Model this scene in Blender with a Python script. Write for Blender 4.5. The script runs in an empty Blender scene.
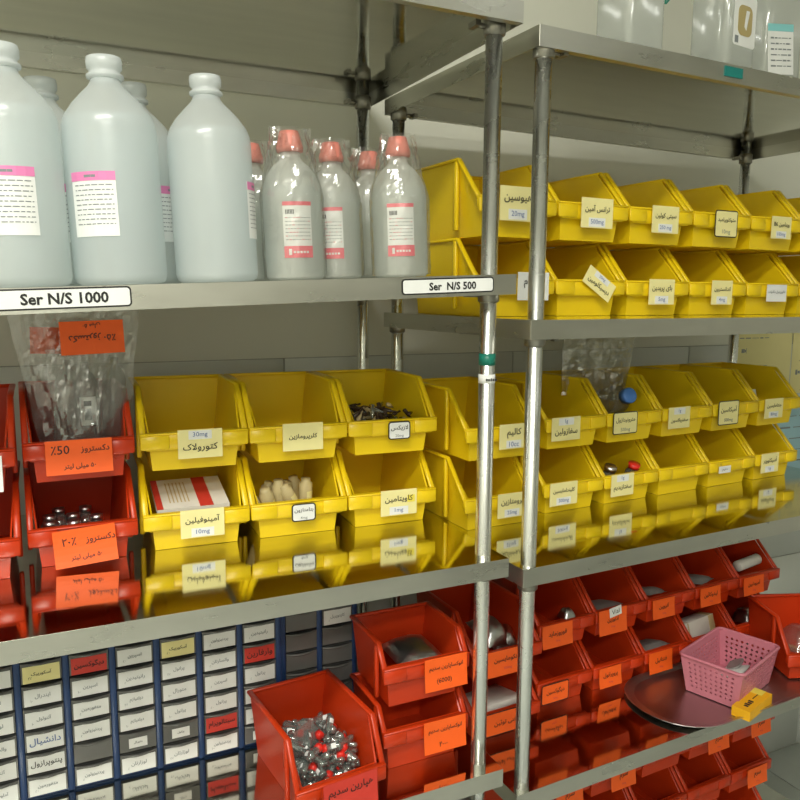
import bpy, bmesh, math, random
from mathutils import Matrix, Vector, noise
random.seed(7)
S = bpy.context.scene
COL = S.collection
ZC = 1.476                      # eye height above the floor (m)

# ------------------------------------------------------------------ camera
cam_d = bpy.data.cameras.new('camera'); cam = bpy.data.objects.new('camera', cam_d); COL.objects.link(cam)
cam_d.sensor_width = 36.0; cam_d.lens = 768.6/800*36; cam_d.clip_start = 0.02
_yaw, _pit, _rol = 0.4424, 0.1360, 0.0069
fw = Vector((math.sin(_yaw)*math.cos(_pit), math.cos(_yaw)*math.cos(_pit), -math.sin(_pit)))
rt = Vector((math.cos(_yaw), -math.sin(_yaw), 0)); up = rt.cross(fw)
r2 = rt*math.cos(_rol)+up*math.sin(_rol); u2 = up*math.cos(_rol)-rt*math.sin(_rol)
M = Matrix.Identity(4)
for i in range(3): M[i][0], M[i][1], M[i][2] = r2[i], u2[i], -fw[i]
M.translation = Vector((-0.6574, -0.9827, ZC)); cam.matrix_world = M
S.camera = cam

# ------------------------------------------------------------------ world, light, exposure
S.view_settings.view_transform = 'Standard'; S.view_settings.look = 'None'
S.view_settings.gamma = 1.0; S.view_settings.use_curve_mapping = False
S.view_settings.exposure = 0.0
S.cycles.use_denoising = True
S.cycles.max_bounces = 10; S.cycles.transparent_max_bounces = 24
S.cycles.sample_clamp_indirect = 6.0; S.cycles.caustics_reflective = True; S.cycles.blur_glossy = 1.0; S.cycles.caustics_refractive = False
W = bpy.data.worlds.new('world'); S.world = W; W.use_nodes = True
W.node_tree.nodes['Background'].inputs[0].default_value = (0.80, 0.84, 0.80, 1)
W.node_tree.nodes['Background'].inputs[1].default_value = 0.05
def area(name, loc, sx, sy, power, col=(1.0, 0.985, 0.90)):
    L = bpy.data.lights.new(name, 'AREA'); L.shape = 'RECTANGLE'; L.size = sx; L.size_y = sy; L.energy = power; L.color = col
    o = bpy.data.objects.new(name, L); COL.objects.link(o); o.location = loc; return o
LAMPS = [(-1.15, -1.3, 48), (-1.2, -2.6, 44), (1.6, -2.2, 1.0)]    # x, y, watts of the ceiling troffers
CEIL = 2.85
for i, (lx, ly, lw) in enumerate(LAMPS): area('ceiling_light', (lx, ly, CEIL-0.075), 1.16, 0.26, lw)

# ------------------------------------------------------------------ materials
def mat(name, col, rough=0.5, metal=0.0, var=0.0, vscale=8.0, rvar=0.0, bump=0.0, bscale=60.0, stretch=(1,1,1), coat=0.0, trans=0.0, alpha=1.0, spec=0.5, sss=0.0, ior=1.45):
    m = bpy.data.materials.new(name); m.use_nodes = True; nt = m.node_tree; b = nt.nodes['Principled BSDF']
    b.inputs['Base Color'].default_value = (*col, 1); b.inputs['Roughness'].default_value = rough; b.inputs['Metallic'].default_value = metal
    b.inputs['Coat Weight'].default_value = coat; b.inputs['Transmission Weight'].default_value = trans; b.inputs['Alpha'].default_value = alpha
    b.inputs['Specular IOR Level'].default_value = spec; b.inputs['IOR'].default_value = ior
    if sss: b.inputs['Subsurface Weight'].default_value = sss; b.inputs['Subsurface Radius'].default_value = (0.02, 0.012, 0.004); b.inputs['Subsurface Scale'].default_value = 0.5
    if var or rvar or bump:
        tc = nt.nodes.new('ShaderNodeTexCoord'); mp = nt.nodes.new('ShaderNodeMapping'); mp.inputs['Scale'].default_value = stretch
        nt.links.new(tc.outputs['Object'], mp.inputs['Vector'])
        n = nt.nodes.new('ShaderNodeTexNoise'); n.inputs['Scale'].default_value = vscale; n.inputs['Detail'].default_value = 5
        nt.links.new(mp.outputs[0], n.inputs['Vector'])
        if var:
            r = nt.nodes.new('ShaderNodeMapRange'); r.inputs[1].default_value = .3; r.inputs[2].default_value = .7; r.inputs[3].default_value = 1-var; r.inputs[4].default_value = 1+var
            nt.links.new(n.outputs[0], r.inputs[0])
            mx = nt.nodes.new('ShaderNodeMix'); mx.data_type = 'RGBA'; mx.blend_type = 'MULTIPLY'; mx.inputs[0].default_value = 1
            mx.inputs[6].default_value = (*col, 1); nt.links.new(r.outputs[0], mx.inputs[7]); nt.links.new(mx.outputs[2], b.inputs['Base Color'])
        if rvar:
            r = nt.nodes.new('ShaderNodeMapRange'); r.inputs[1].default_value = .3; r.inputs[2].default_value = .7; r.inputs[3].default_value = max(.02, rough-rvar); r.inputs[4].default_value = rough+rvar
            nt.links.new(n.outputs[0], r.inputs[0]); nt.links.new(r.outputs[0], b.inputs['Roughness'])
        if bump:
            n2 = nt.nodes.new('ShaderNodeTexNoise'); n2.inputs['Scale'].default_value = bscale; n2.inputs['Detail'].default_value = 3
            nt.links.new(mp.outputs[0], n2.inputs['Vector'])
            bp = nt.nodes.new('ShaderNodeBump'); bp.inputs['Strength'].default_value = bump; bp.inputs['Distance'].default_value = .002
            nt.links.new(n2.outputs[0], bp.inputs['Height']); nt.links.new(bp.outputs[0], b.inputs['Normal'])
    return m
def film(name, tint, clear, rough=0.08, milk=(0.85, 0.9, 0.9), milk_amt=0.0, gloss=0.18, bump=0.0, bscale=40):
    """thin clear plastic: mostly see-through, a milky share and a glossy skin"""
    m = bpy.data.materials.new(name); m.use_nodes = True; nt = m.node_tree; nt.nodes.remove(nt.nodes['Principled BSDF'])
    out = nt.nodes['Material Output']
    t = nt.nodes.new('ShaderNodeBsdfTransparent'); t.inputs[0].default_value = (*tint, 1)
    df = nt.nodes.new('ShaderNodeBsdfDiffuse'); df.inputs[0].default_value = (*milk, 1)
    tl = nt.nodes.new('ShaderNodeBsdfTranslucent'); tl.inputs[0].default_value = (*milk, 1)
    mm = nt.nodes.new('ShaderNodeMixShader'); mm.inputs[0].default_value = .5; nt.links.new(df.outputs[0], mm.inputs[1]); nt.links.new(tl.outputs[0], mm.inputs[2])
    m1 = nt.nodes.new('ShaderNodeMixShader'); m1.inputs[0].default_value = 1-clear; nt.links.new(t.outputs[0], m1.inputs[1]); nt.links.new(mm.outputs[0], m1.inputs[2])
    g = nt.nodes.new('ShaderNodeBsdfGlossy'); g.inputs['Roughness'].default_value = rough
    lw = nt.nodes.new('ShaderNodeLayerWeight'); lw.inputs[0].default_value = .35
    mu = nt.nodes.new('ShaderNodeMath'); mu.operation = 'MULTIPLY_ADD'; mu.inputs[1].default_value = gloss*1.5; mu.inputs[2].default_value = gloss*.25
    nt.links.new(lw.outputs['Fresnel'], mu.inputs[0])
    m2 = nt.nodes.new('ShaderNodeMixShader'); nt.links.new(mu.outputs[0], m2.inputs[0]); nt.links.new(m1.outputs[0], m2.inputs[1]); nt.links.new(g.outputs[0], m2.inputs[2])
    if bump:
        tc = nt.nodes.new('ShaderNodeTexCoord'); n2 = nt.nodes.new('ShaderNodeTexNoise'); n2.inputs['Scale'].default_value = bscale
        nt.links.new(tc.outputs['Object'], n2.inputs['Vector']); bp = nt.nodes.new('ShaderNodeBump'); bp.inputs['Strength'].default_value = bump; bp.inputs['Distance'].default_value = .003
        nt.links.new(n2.outputs[0], bp.inputs['Height']); nt.links.new(bp.outputs[0], g.inputs['Normal']); nt.links.new(bp.outputs[0], lw.inputs['Normal'])
    nt.links.new(m2.outputs[0], out.inputs[0]); return m
def emit(name, col, s):
    m = bpy.data.materials.new(name); m.use_nodes = True; b = m.node_tree.nodes['Principled BSDF']
    b.inputs['Emission Color'].default_value = (*col, 1); b.inputs['Emission Strength'].default_value = s; b.inputs['Base Color'].default_value = (.8,.8,.8,1); return m
MT = dict(
    steel=mat('steel', (.68, .675, .61), .075, 1.0, var=.05, vscale=5, rvar=.035, bump=.02, bscale=25, stretch=(1, 6, 6)),
    lip_steel=mat('lip_steel', (.62, .615, .56), .30, 1.0, var=.05, vscale=4, rvar=.05, bump=.02, bscale=12, stretch=(2, 2, 8)),
    chrome=mat('chrome', (.80, .81, .79), .26, 1.0, var=.06, vscale=9, rvar=.06),
    collar=mat('collar', (.30, .29, .25), .35, .9, var=.15, vscale=40),
    yellow=mat('yellow_plastic', (.86, .60, .008), .33, var=.05, vscale=6, rvar=.08, bump=.05, bscale=120, sss=.05),
    red=mat('red_plastic', (.57, .040, .0055), .33, var=.05, vscale=6, rvar=.08, bump=.05, bscale=120, sss=.03),
    cream=mat('cream_paper', (.86, .78, .36), .6, var=.03, vscale=30),
    white=mat('white_paper', (.80, .81, .79), .55, var=.03, vscale=30),
    orange=mat('orange_paper', (.95, .125, .012), .5, var=.05, vscale=25),
    redpaper=mat('red_paper', (.62, .045, .03), .5, var=.06, vscale=25),
    ink=mat('black_ink', (.015, .014, .013), .5), blueink=mat('blue_ink', (.10, .16, .36), .5), greyink=mat('grey_ink', (.22, .24, .25), .5),
    redink=mat('red_ink', (.62, .06, .08), .5), pink=mat('pink_print', (.74, .22, .45), .5), rose=mat('rose_print', (.80, .16, .20), .5),
    dot=mat('yellow_sticker', (.86, .72, .10), .5),
    pe=film('milky_plastic', (.98, 1, 1), .46, .22, (.965, .99, .99), gloss=.12),
    pe_top=film('milky_plastic_thick', (.95, .98, .98), .10, .25, (.88, .92, .92), gloss=.18),
    liquid=film('clear_liquid', (.92, .965, .975), .74, .1, (.90, .95, .965), gloss=.03),
    pe5=film('frosted_plastic', (.98, .98, .96), .40, .25, (.95, .96, .92), gloss=.11),
    wrap=film('crinkled_wrap', (.97, .97, .95), .93, .10, (.9, .9, .88), gloss=.30, bump=.45, bscale=45),
    bagwrap=film('bag_wrap', (.97, .97, .95), .90, .10, (.9, .9, .88), gloss=.50, bump=.9, bscale=38),
    bagmilk=film('milky_bag', (.97, .97, .93), .76, .12, (.8, .8, .7), gloss=.50, bump=.9, bscale=40),
    clear=film('clear_plastic', (.95, .97, .96), .80, .08, (.8, .84, .82), gloss=.30),
    jug=film('clear_jug', (.97, .98, .98), .62, .10, (.82, .86, .84), gloss=.30),
    glass=film('clear_glass', (.85, .90, .88), .62, .04, (.55, .62, .58), gloss=.8),
    darkglass=mat('dark_glass', (.05, .03, .02), .12),
    pinkcap=mat('pink_cap', (.66, .22, .17), .45), redcap=mat('red_cap', (.72, .03, .02), .3), bluecap=mat('blue_cap', (.08, .22, .62), .35),
    silver=mat('silver_cap', (.62, .60, .60), .3, 1.0), foil=mat('silver_foil', (.55, .55, .55), .28, 1.0, bump=.6, bscale=90),
    cabinet=mat('blue_cabinet', (.022, .055, .16), .42, var=.06, vscale=10), drawer=mat('smoky_drawer', (.13, .13, .125), .22, var=.1, vscale=20), slot=mat('drawer_gap', (.02, .022, .03), .5),
    wallp=mat('painted_wall', (.74, .74, .65), .75, var=.04, vscale=2.0, bump=.06, bscale=40), tile=mat('glazed_tile', (.62, .64, .60), .22, var=.07, vscale=2.5, rvar=.05), grout=mat('grout', (.36, .36, .33), .9),
    walld=mat('low_bounce_wall_paint', (.64, .64, .58), .7, var=.04, vscale=2.0),  # unseen right and front walls: painted_wall darkened to cut bounced light
    floor_tile=mat('floor_tile', (.50, .53, .49), .35, var=.08, vscale=4), ceil=mat('ceiling_paint', (.80, .80, .75), .8, var=.02, vscale=3),
    basket=mat('pink_plastic', (.62, .21, .27), .4, var=.05, vscale=15), boxyellow=mat('yellow_carton', (.90, .46, .01), .5, var=.04, vscale=20),
    carton=mat('white_carton', (.78, .76, .70), .55, var=.04, vscale=20), tan=mat('tan_carton', (.55, .43, .22), .6), vial=mat('beige_vial', (.62, .52, .27), .45, var=.12, vscale=30),
    greentape=mat('green_tape', (.01, .17, .12), .35), tealtape=mat('teal_tape', (.01, .19, .17), .4), poster=mat('yellow_poster', (.78, .70, .33), .6, var=.04, vscale=6), bluepaper=mat('blue_paper', (.36, .58, .66), .6, var=.04, vscale=6),
    tray=mat('tray_steel', (.50, .48, .46), .36, 1.0, rvar=.08, var=.06, vscale=6), gold=mat('gold_print', (.45, .36, .16), .45), aqua=mat('aqua_print', (.25, .60, .62), .5),
    packet=mat('grey_packet', (.24, .23, .22), .4, bump=.4, bscale=60), lamp=emit('lamp_tube', (.97, 1.0, .93), 3.0), housing=mat('lamp_housing', (.8, .8, .8), .5),
)

# ------------------------------------------------------------------ mesh builder
class MB:
    def __init__(s): s.v = []; s.f = []; s.m = []; s.sm = []
    def add(s, vs, fs, m=0, smooth=False, M=None):
        o = len(s.v)
        for p in vs:
            p = Vector(p); s.v.append(tuple(M @ p) if M is not None else tuple(p))
        for f in fs: s.f.append(tuple(i+o for i in f)); s.m.append(m); s.sm.append(smooth)
        return s
    def box(s, x0, x1, y0, y1, z0, z1, m=0, M=None):
        return s.add([(x0,y0,z0),(x1,y0,z0),(x1,y1,z0),(x0,y1,z0),(x0,y0,z1),(x1,y0,z1),(x1,y1,z1),(x0,y1,z1)],
                     [(0,3,2,1),(4,5,6,7),(0,1,5,4),(1,2,6,5),(2,3,7,6),(3,0,4,7)], m, False, M)
    def prism(s, pts, y0, y1, m=0, M=None, smooth=False):          # outline in x,z extruded along y
        n = len(pts); vs = [(x, y0, z) for x, z in pts]+[(x, y1, z) for x, z in pts]
        fs = [tuple(range(n)), tuple(range(2*n-1, n-1, -1))]+[(i, i+n, (i+1) % n+n, (i+1) % n) for i in range(n)]
        return s.add(vs, fs, m, smooth, M)
    def lathe(s, prof, seg=32, m=0, M=None, sx=1, sy=1, a0=0, a1=None, cap=True):
        full = a1 is None; a1 = 2*math.pi if full else a1; n = seg if full else seg+1; vs = []; fs = []
        for r, z in prof:
            for k in range(n):
                a = a0+(a1-a0)*k/seg; vs.append((r*sx*math.cos(a), r*sy*math.sin(a), z))
        for i in range(len(prof)-1):
            for k in range(seg):
                k2 = (k+1) % n; fs.append((i*n+k, i*n+k2, (i+1)*n+k2, (i+1)*n+k))
        if full and cap:
            if prof[0][0] > 1e-5: fs.append(tuple(range(n-1, -1, -1)))
            if prof[-1][0] > 1e-5: fs.append(tuple(range((len(prof)-1)*n, len(prof)*n)))
        return s.add(vs, fs, m, True, M)
    def tube(s, pts, r, seg=8, m=0, M=None):
        pts = [Vector(p) for p in pts]; vs = []; fs = []
        for i, p in enumerate(pts):
            t = (pts[min(i+1, len(pts)-1)]-pts[max(i-1, 0)]).normalized(); a = Vector((0, 0, 1)) if abs(t.z) < .9 else Vector((1, 0, 0))
            x = t.cross(a).normalized(); y = t.cross(x)
            for k in range(seg): q = 2*math.pi*k/seg; vs.append(p+x*r*math.cos(q)+y*r*math.sin(q))
        for i in range(len(pts)-1):
            for k in range(seg): k2 = (k+1) % seg; fs.append((i*seg+k, i*seg+k2, (i+1)*seg+k2, (i+1)*seg+k))
        fs.append(tuple(range(seg-1, -1, -1))); fs.append(tuple(range((len(pts)-1)*seg, len(pts)*seg)))
        return s.add(vs, fs, m, True, M)
    def mesh(s, name, mats):
        me = bpy.data.meshes.new(name); me.from_pydata(s.v, [], s.f)
        for k in mats: me.materials.append(MT[k])
        me.polygons.foreach_set('material_index', s.m); me.polygons.foreach_set('use_smooth', s.sm); me.update()
        return me
def put(name, me, parent=None, loc=None, rot=None, label=None, cat=None, group=None, kind=None, scale=None):
    o = bpy.data.objects.new(name, me); COL.objects.link(o)
    if parent: o.parent = parent
    if loc is not None: o.location = loc
    if rot is not None: o.rotation_euler = rot
    if scale is not None: o.scale = scale
    for k, v in (('label', label), ('category', cat), ('group', group), ('kind', kind)):
        if v: o[k] = v
    return o
def bevelled(me, w, seg=2, ang=40):
    bm = bmesh.new(); bm.from_mesh(me)
    es = [e for e in bm.edges if len(e.link_faces) == 2 and e.calc_face_angle(0) > math.radians(ang)]
    bmesh.ops.bevel(bm, geom=es, offset=w, segments=seg, affect='EDGES', clamp_overlap=True)
    for f in bm.faces: f.smooth = True
    bm.to_mesh(me); bm.free()
    return me
def Tm(x=0, y=0, z=0, rx=0, ry=0, rz=0):
    return Matrix.Translation((x, y, z)) @ Matrix.Rotation(rz, 4, 'Z') @ Matrix.Rotation(ry, 4, 'Y') @ Matrix.Rotation(rx, 4, 'X')

# ------------------------------------------------------------------ lettering
_F = {'ا':(0xFE8D,2),'آ':(0xFE81,2),'ب':(0xFE8F,4),'پ':(0xFB56,4),'ت':(0xFE95,4),'ث':(0xFE99,4),'ج':(0xFE9D,4),'چ':(0xFB7A,4),'ح':(0xFEA1,4),'خ':(0xFEA5,4),
      'د':(0xFEA9,2),'ذ':(0xFEAB,2),'ر':(0xFEAD,2),'ز':(0xFEAF,2),'ژ':(0xFB8A,2),'س':(0xFEB1,4),'ش':(0xFEB5,4),'ص':(0xFEB9,4),'ض':(0xFEBD,4),'ط':(0xFEC1,4),'ظ':(0xFEC5,4),
      'ع':(0xFEC9,4),'غ':(0xFECD,4),'ف':(0xFED1,4),'ق':(0xFED5,4),'ک':(0xFB8E,4),'گ':(0xFB92,4),'ل':(0xFEDD,4),'م':(0xFEE1,4),'ن':(0xFEE5,4),'و':(0xFEED,2),'ه':(0xFEE9,4),'ی':(0xFBFC,4),'ئ':(0xFE89,4)}
def fa(s):
    """shape Persian text into joined presentation forms, in visual order"""
    if not any(c in _F for c in s): return s
    out = []; i = 0
    def joins_next(c): return c in _F and _F[c][1] == 4
    while i < len(s):
        c = s[i]
        if c not in _F: out.append(c); i += 1; continue
        prev = i > 0 and joins_next(s[i-1])
        if c == 'ل' and i+1 < len(s) and s[i+1] == 'ا':
            out.append(chr(0xFEFB+(1 if prev else 0))); i += 2; continue
        nxt = i+1 < len(s) and s[i+1] in _F
        b, n = _F[c]
        if n == 4: out.append(chr(b+(3 if prev and nxt else 2 if nxt else 1 if prev else 0)))
        else: out.append(chr(b+(1 if prev else 0)))
        i += 1
    res = []; run = ''
    for ch in reversed(out):
        if ch.isdigit() or (ch.isascii() and ch.isalnum()): run = ch+run
        else: res.append(run); run = ''; res.append(ch)
    res.append(run); return ''.join(res)
_TC = {}
def glyphs(s):
    if s in _TC: return _TC[s]
    c = bpy.data.curves.new('lettering', 'FONT'); c.body = fa(s); c.resolution_u = 2; c.offset = 0.012 if any(q in _F for q in s) else (0.030 if s.startswith('Ser') else 0.004)
    o = bpy.data.objects.new('lettering', c); COL.objects.link(o)
    me = bpy.data.meshes.new_from_object(o.evaluated_get(bpy.context.evaluated_depsgraph_get()))
    vs = [(v.co.x, v.co.y) for v in me.vertices]; fs = [tuple(p.vertices) for p in me.polygons]
    bpy.data.objects.remove(o); bpy.data.curves.remove(c); bpy.data.meshes.remove(me)
    x0, x1 = min(v[0] for v in vs), max(v[0] for v in vs); y0, y1 = min(v[1] for v in vs), max(v[1] for v in vs)
    vs = [(x-(x0+x1)/2, y-(y0+y1)/2) for x, y in vs]
    _TC[s] = (vs, fs, x1-x0, y1-y0); return _TC[s]
def write(mb, s, cx, cz, w, h, m=1, y=-.0007, M=None, bend=None):
    vs, fs, tw, th = glyphs(s); k = min(w/tw, h/th)
    P = [(cx+x*k, y, cz+z*k) for x, z in vs]
    if bend: P = [bend(p) for p in P]
    mb.add(P, fs, m, False, M)
LM = ['cream', 'ink', 'white', 'blueink', 'greyink', 'orange', 'dot', 'redpaper', 'redink']
LI = {k: i for i, k in enumerate(LM)}
def rrect(w, h, r, n=4):
    p = []
    for cx, cz, a in ((w/2-r, h/2-r, 0), (-w/2+r, h/2-r, 90), (-w/2+r, -h/2+r, 180), (w/2-r, -h/2+r, 270)):
        for k in range(n+1): q = math.radians(a+90*k/n); p.append((cx+r*math.cos(q), cz+r*math.sin(q)))
    return p
def card(w, h, paper, lines, border=False, patches=(), curl=0.0):
    """a paper label in the XZ plane facing -Y; lines = (text, dx, dz, maxw, maxh, ink)"""
    mb = MB()
    if border:
        mb.prism(rrect(w, h, .005), -.0003, .0003, LI['ink']); mb.prism(rrect(w-.004, h-.004, .0035), -.0006, 0, LI[paper])
    else:
        n = 6; vs = []; fs = []
        for i in range(n+1):
            z = h/2-h*i/n; yy = -curl*(i/n)**2
            vs += [(-w/2, yy-.0003, z), (w/2, yy-.0003, z), (w/2, yy+.0003, z), (-w/2, yy+.0003, z)]
        for i in range(n):
            a = i*4; b = a+4
            for k in range(4): fs.append((a+k, b+k, b+(k+1) % 4, a+(k+1) % 4))
        fs += [(0, 1, 2, 3), (n*4+3, n*4+2, n*4+1, n*4)]
        mb.add(vs, fs, LI[paper])
    def by(z): return 0 if border else -curl*max(0, (h/2-z)/h)**2
    for dx, dz, pw, ph, pm in patches:
        mb.box(dx-pw/2, dx+pw/2, by(dz)-.0008, by(dz)-.0004, dz-ph/2, dz+ph/2, LI[pm])
    for t, dx, dz, mw, mh, ink in lines:
        if curl: write(mb, t, dx, dz, mw, mh, LI[ink], bend=lambda p: (p[0], by(p[2])-.0011, p[2]))
        else: write(mb, t, dx, dz, mw, mh, LI[ink], y=-.0011)
    return mb.mesh('label', LM)
def scrawl(mb, cx, cz, w, h, m, y, rng, n=5):
    """tiny print too small to read: short ink strokes"""
    x = cx-w/2
    while x < cx+w/2:
        l = rng.uniform(.1, .3)*w; hh = h*rng.uniform(.3, 1)
        mb.box(x, min(x+l, cx+w/2), y, y+.0003, cz-hh/2, cz+hh/2, m); x += l+w*.05

# ------------------------------------------------------------------ the room
XL, XR, YB, YF = -2.6, 3.0, 0.61, -3.0
def slab(name, x0, x1, y0, y1, z0, z1, m): return put(name, MB().box(x0, x1, y0, y1, z0, z1).mesh(name, [m]), kind='structure')
floor = slab('floor', XL, XR, YF, YB, -.1, -.004, 'grout')
ceiling = slab('ceiling', XL, XR, YF, YB, CEIL, CEIL+.1, 'ceil')
wall_back = slab('wall_back', XL, XR, YB+.004, YB+.12, -.1, CEIL, 'wallp')
wall_left = slab('wall_left', XL-.1, XL, YF, YB, -.1, CEIL, 'wallp')
wall_right = slab('wall_right', XR, XR+.1, YF, YB, -.1, CEIL, 'walld')
wall_front = slab('wall_front', XL, XR, YF-.1, YF, -.1, CEIL, 'walld')
TW, TH = .583, .335
wt = bevelled(MB().box(-TW/2+.0015, TW/2-.0015, 0, .006, .0015, TH-.0015).mesh('wall_tile', ['tile']), .001, 1)
for j in range(4):
    for i in range(-1, 6):
        put('wall_tile', wt, wall_back, (-.179+TW*(i-1)+TW/2, YB-.002, TH*j))
gr = put('grout_bed', MB().box(-2.3, 2.6, YB+.001, YB+.004, 0, TH*4).mesh('grout_bed', ['grout']), wall_back)
ft = bevelled(MB().box(.0015, .5985, .0015, .5985, -.004, 0).mesh('floor_tile', ['floor_tile']), .001, 1)
for i in range(-5, 3):
    for j in range(-4, 1):
        x = 1.36+.6*i; y = YB-.6+.6*j-.05
        if j == 0: continue
        put('floor_tile', ft, floor, (x, y+.05, 0))
for i in range(-5, 3): put('floor_tile', ft, floor, (1.36+.6*i, YB-.6, 0))
for i, (lx, ly, lw) in enumerate(LAMPS):
    e = put('ceiling_lamp', None, None, (lx, ly, CEIL), label='long white fluorescent ceiling lamp, number %s from the shelving' % ['one', 'two', 'three'][i], cat='lamp', group='ceiling lamps')
    put('housing', MB().box(-.62, .62, -.15, .15, -.05, 0).mesh('housing', ['housing']), e)
    for s in (-1, 1): put('tube', MB().tube([(-.58, s*.07, -.062), (.58, s*.07, -.062)], .012).mesh('tube', ['lamp']), e)

# ------------------------------------------------------------------ steel shelving
def shelf_mesh(x0, x1, d, zb, lip=.03, tilt=0.0):
    mb = MB(); zt = zb+lip
    T = Matrix.Identity(4); T[2][0] = tilt
    mb.box(x0, x1, 0, d, zt-.0015, zt, 0, T)
    mb.box(x0, x1, -.0005, .0015, zb, zt-.0002, 1, T); mb.box(x0, x1, d-.0015, d+.0005, zb, zt-.0002, 1, T)
    mb.box(x0-.0005, x0+.0015, 0, d, zb, zt-.0002, 1, T); mb.box(x1-.0015, x1+.0005, 0, d, zb, zt-.0002, 1, T)
    mb.box(x0, x1, .0015, .012, zb, zb+.0015, 1, T); mb.box(x0, x1, d-.012, d-.0015, zb, zb+.0015, 1, T)     # returned hem
    return mb.mesh('shelf', ['steel', 'lip_steel'])
def shelving(name, loc, rz, label, x0, x1, d, shelves, posts, top):
    u = put(name, None, None, loc, (0, 0, rz), label=label, cat='shelving')
    for zb, tilt in shelves: put('shelf', shelf_mesh(x0, x1, d, zb, .03, tilt), u)
    for px, py in posts:
        p = put('post', MB().lathe([(.0127, .012), (.0127, top)], 24).mesh('post', ['chrome']), u, (px, py, 0))
        put('foot', MB().lathe([(.018, 0), (.018, .006), (.011, .014)], 16).mesh('foot', ['collar']), p)
        for zb, tilt in shelves:
            z = zb+tilt*px; cm = MB().lathe([(.0135, z-.012), (.0165, z-.010), (.0165, z+.012), (.0135, z+.0145)], 20)
            sx = 1 if px < (x0+x1)/2 else -1; sy = 1 if py < d/2 else -1
            cm.tube([(sx*.014, 0, z), (sx*.032, 0, z)], .004); cm.box(sx*.034-.004, sx*.034+.004, -.011, .011, z-.004, z+.004)
            put('collar', cm.mesh('collar', ['collar']), p)
    return u
ZL = [ZC+.3886, ZC+.0022, ZC-.4415, ZC-.8009, ZC-1.25]; T2 = .0406
ZR = [ZC+.3593, ZC-.0665, ZC-.4618, ZC-.8523, ZC-1.352]
DL, DR, LR, PHI = .575, .50, 1.075, .0426
RO = Vector((.0245, -.007, 0))
left = shelving('shelving_unit', (0, 0, 0), 0, 'steel shelving unit carrying saline bottles and a blue drawer cabinet', -1.2, 0, DL,
                [(z, T2 if i == 1 else 0) for i, z in enumerate(ZL)], [(-.0256, .036), (-.0256, DL-.036), (-1.17, .036), (-1.17, DL-.036)], ZL[0]+.034)
right = shelving('shelving_unit', RO, PHI, 'steel shelving unit carrying long rows of yellow and red bins and an oval tray', 0, LR, DR,
                 [(z, 0) for z in ZR], [(.022, .018), (.022, DR-.018), (LR-.022, .018), (LR-.022, DR-.018)], ZR[0]+.032)
def R2W(x, y, z=0): c, s = math.cos(PHI), math.sin(PHI); return Vector((RO.x+c*x-s*y, RO.y+s*x+c*y, z))
# lettered strips on the lip of the second shelf, tape on the posts
def s2z(x): return ZL[1]+.03+T2*x
lab1 = card(.163, .0245, 'white', [('Ser N/S 1000', .008, 0, .105, .0135, 'ink')], border=True)
lab2 = card(.151, .0225, 'white', [('Ser  N/S 500', .006, -.0005, .096, .0115, 'ink')], border=True)
put('shelf_label', lab1, left, (-.632, -.0012, s2z(-.632)-.0135), (0, -math.atan(T2), 0), label='white strip lettered Ser N/S 1000')
put('shelf_label', lab2, left, (-.1155, -.0012, s2z(-.1155)-.0140), (0, -math.atan(T2), 0), label='white strip lettered Ser N/S 500')
put('tape_band', MB().lathe([(.0131, -.009), (.0131, .009)], 24).mesh('tape_band', ['greentape']), left, (-.0256, .036, ZC-.098), label='green tape band')
tb = MB().lathe([(.0131, -.007), (.0131, .007)], 24); rng = random.Random(4)
for k in range(5): tb.box(-.009+.004*k, -.0065+.004*k, -.0136, -.0125, -.003, rng.uniform(0, .003), 1)
put('tape_band', tb.mesh('tape_band', ['white', 'ink']), left, (-.0256, .036, ZC-.128), label='white paper band')
put('tape_tag', MB().box(-.022, .022, -.0016, 0, -.008, .008).mesh('tape_tag', ['tealtape']), right, (.408, -.0008, ZR[0]+.017), label='teal tape tag')

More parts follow.
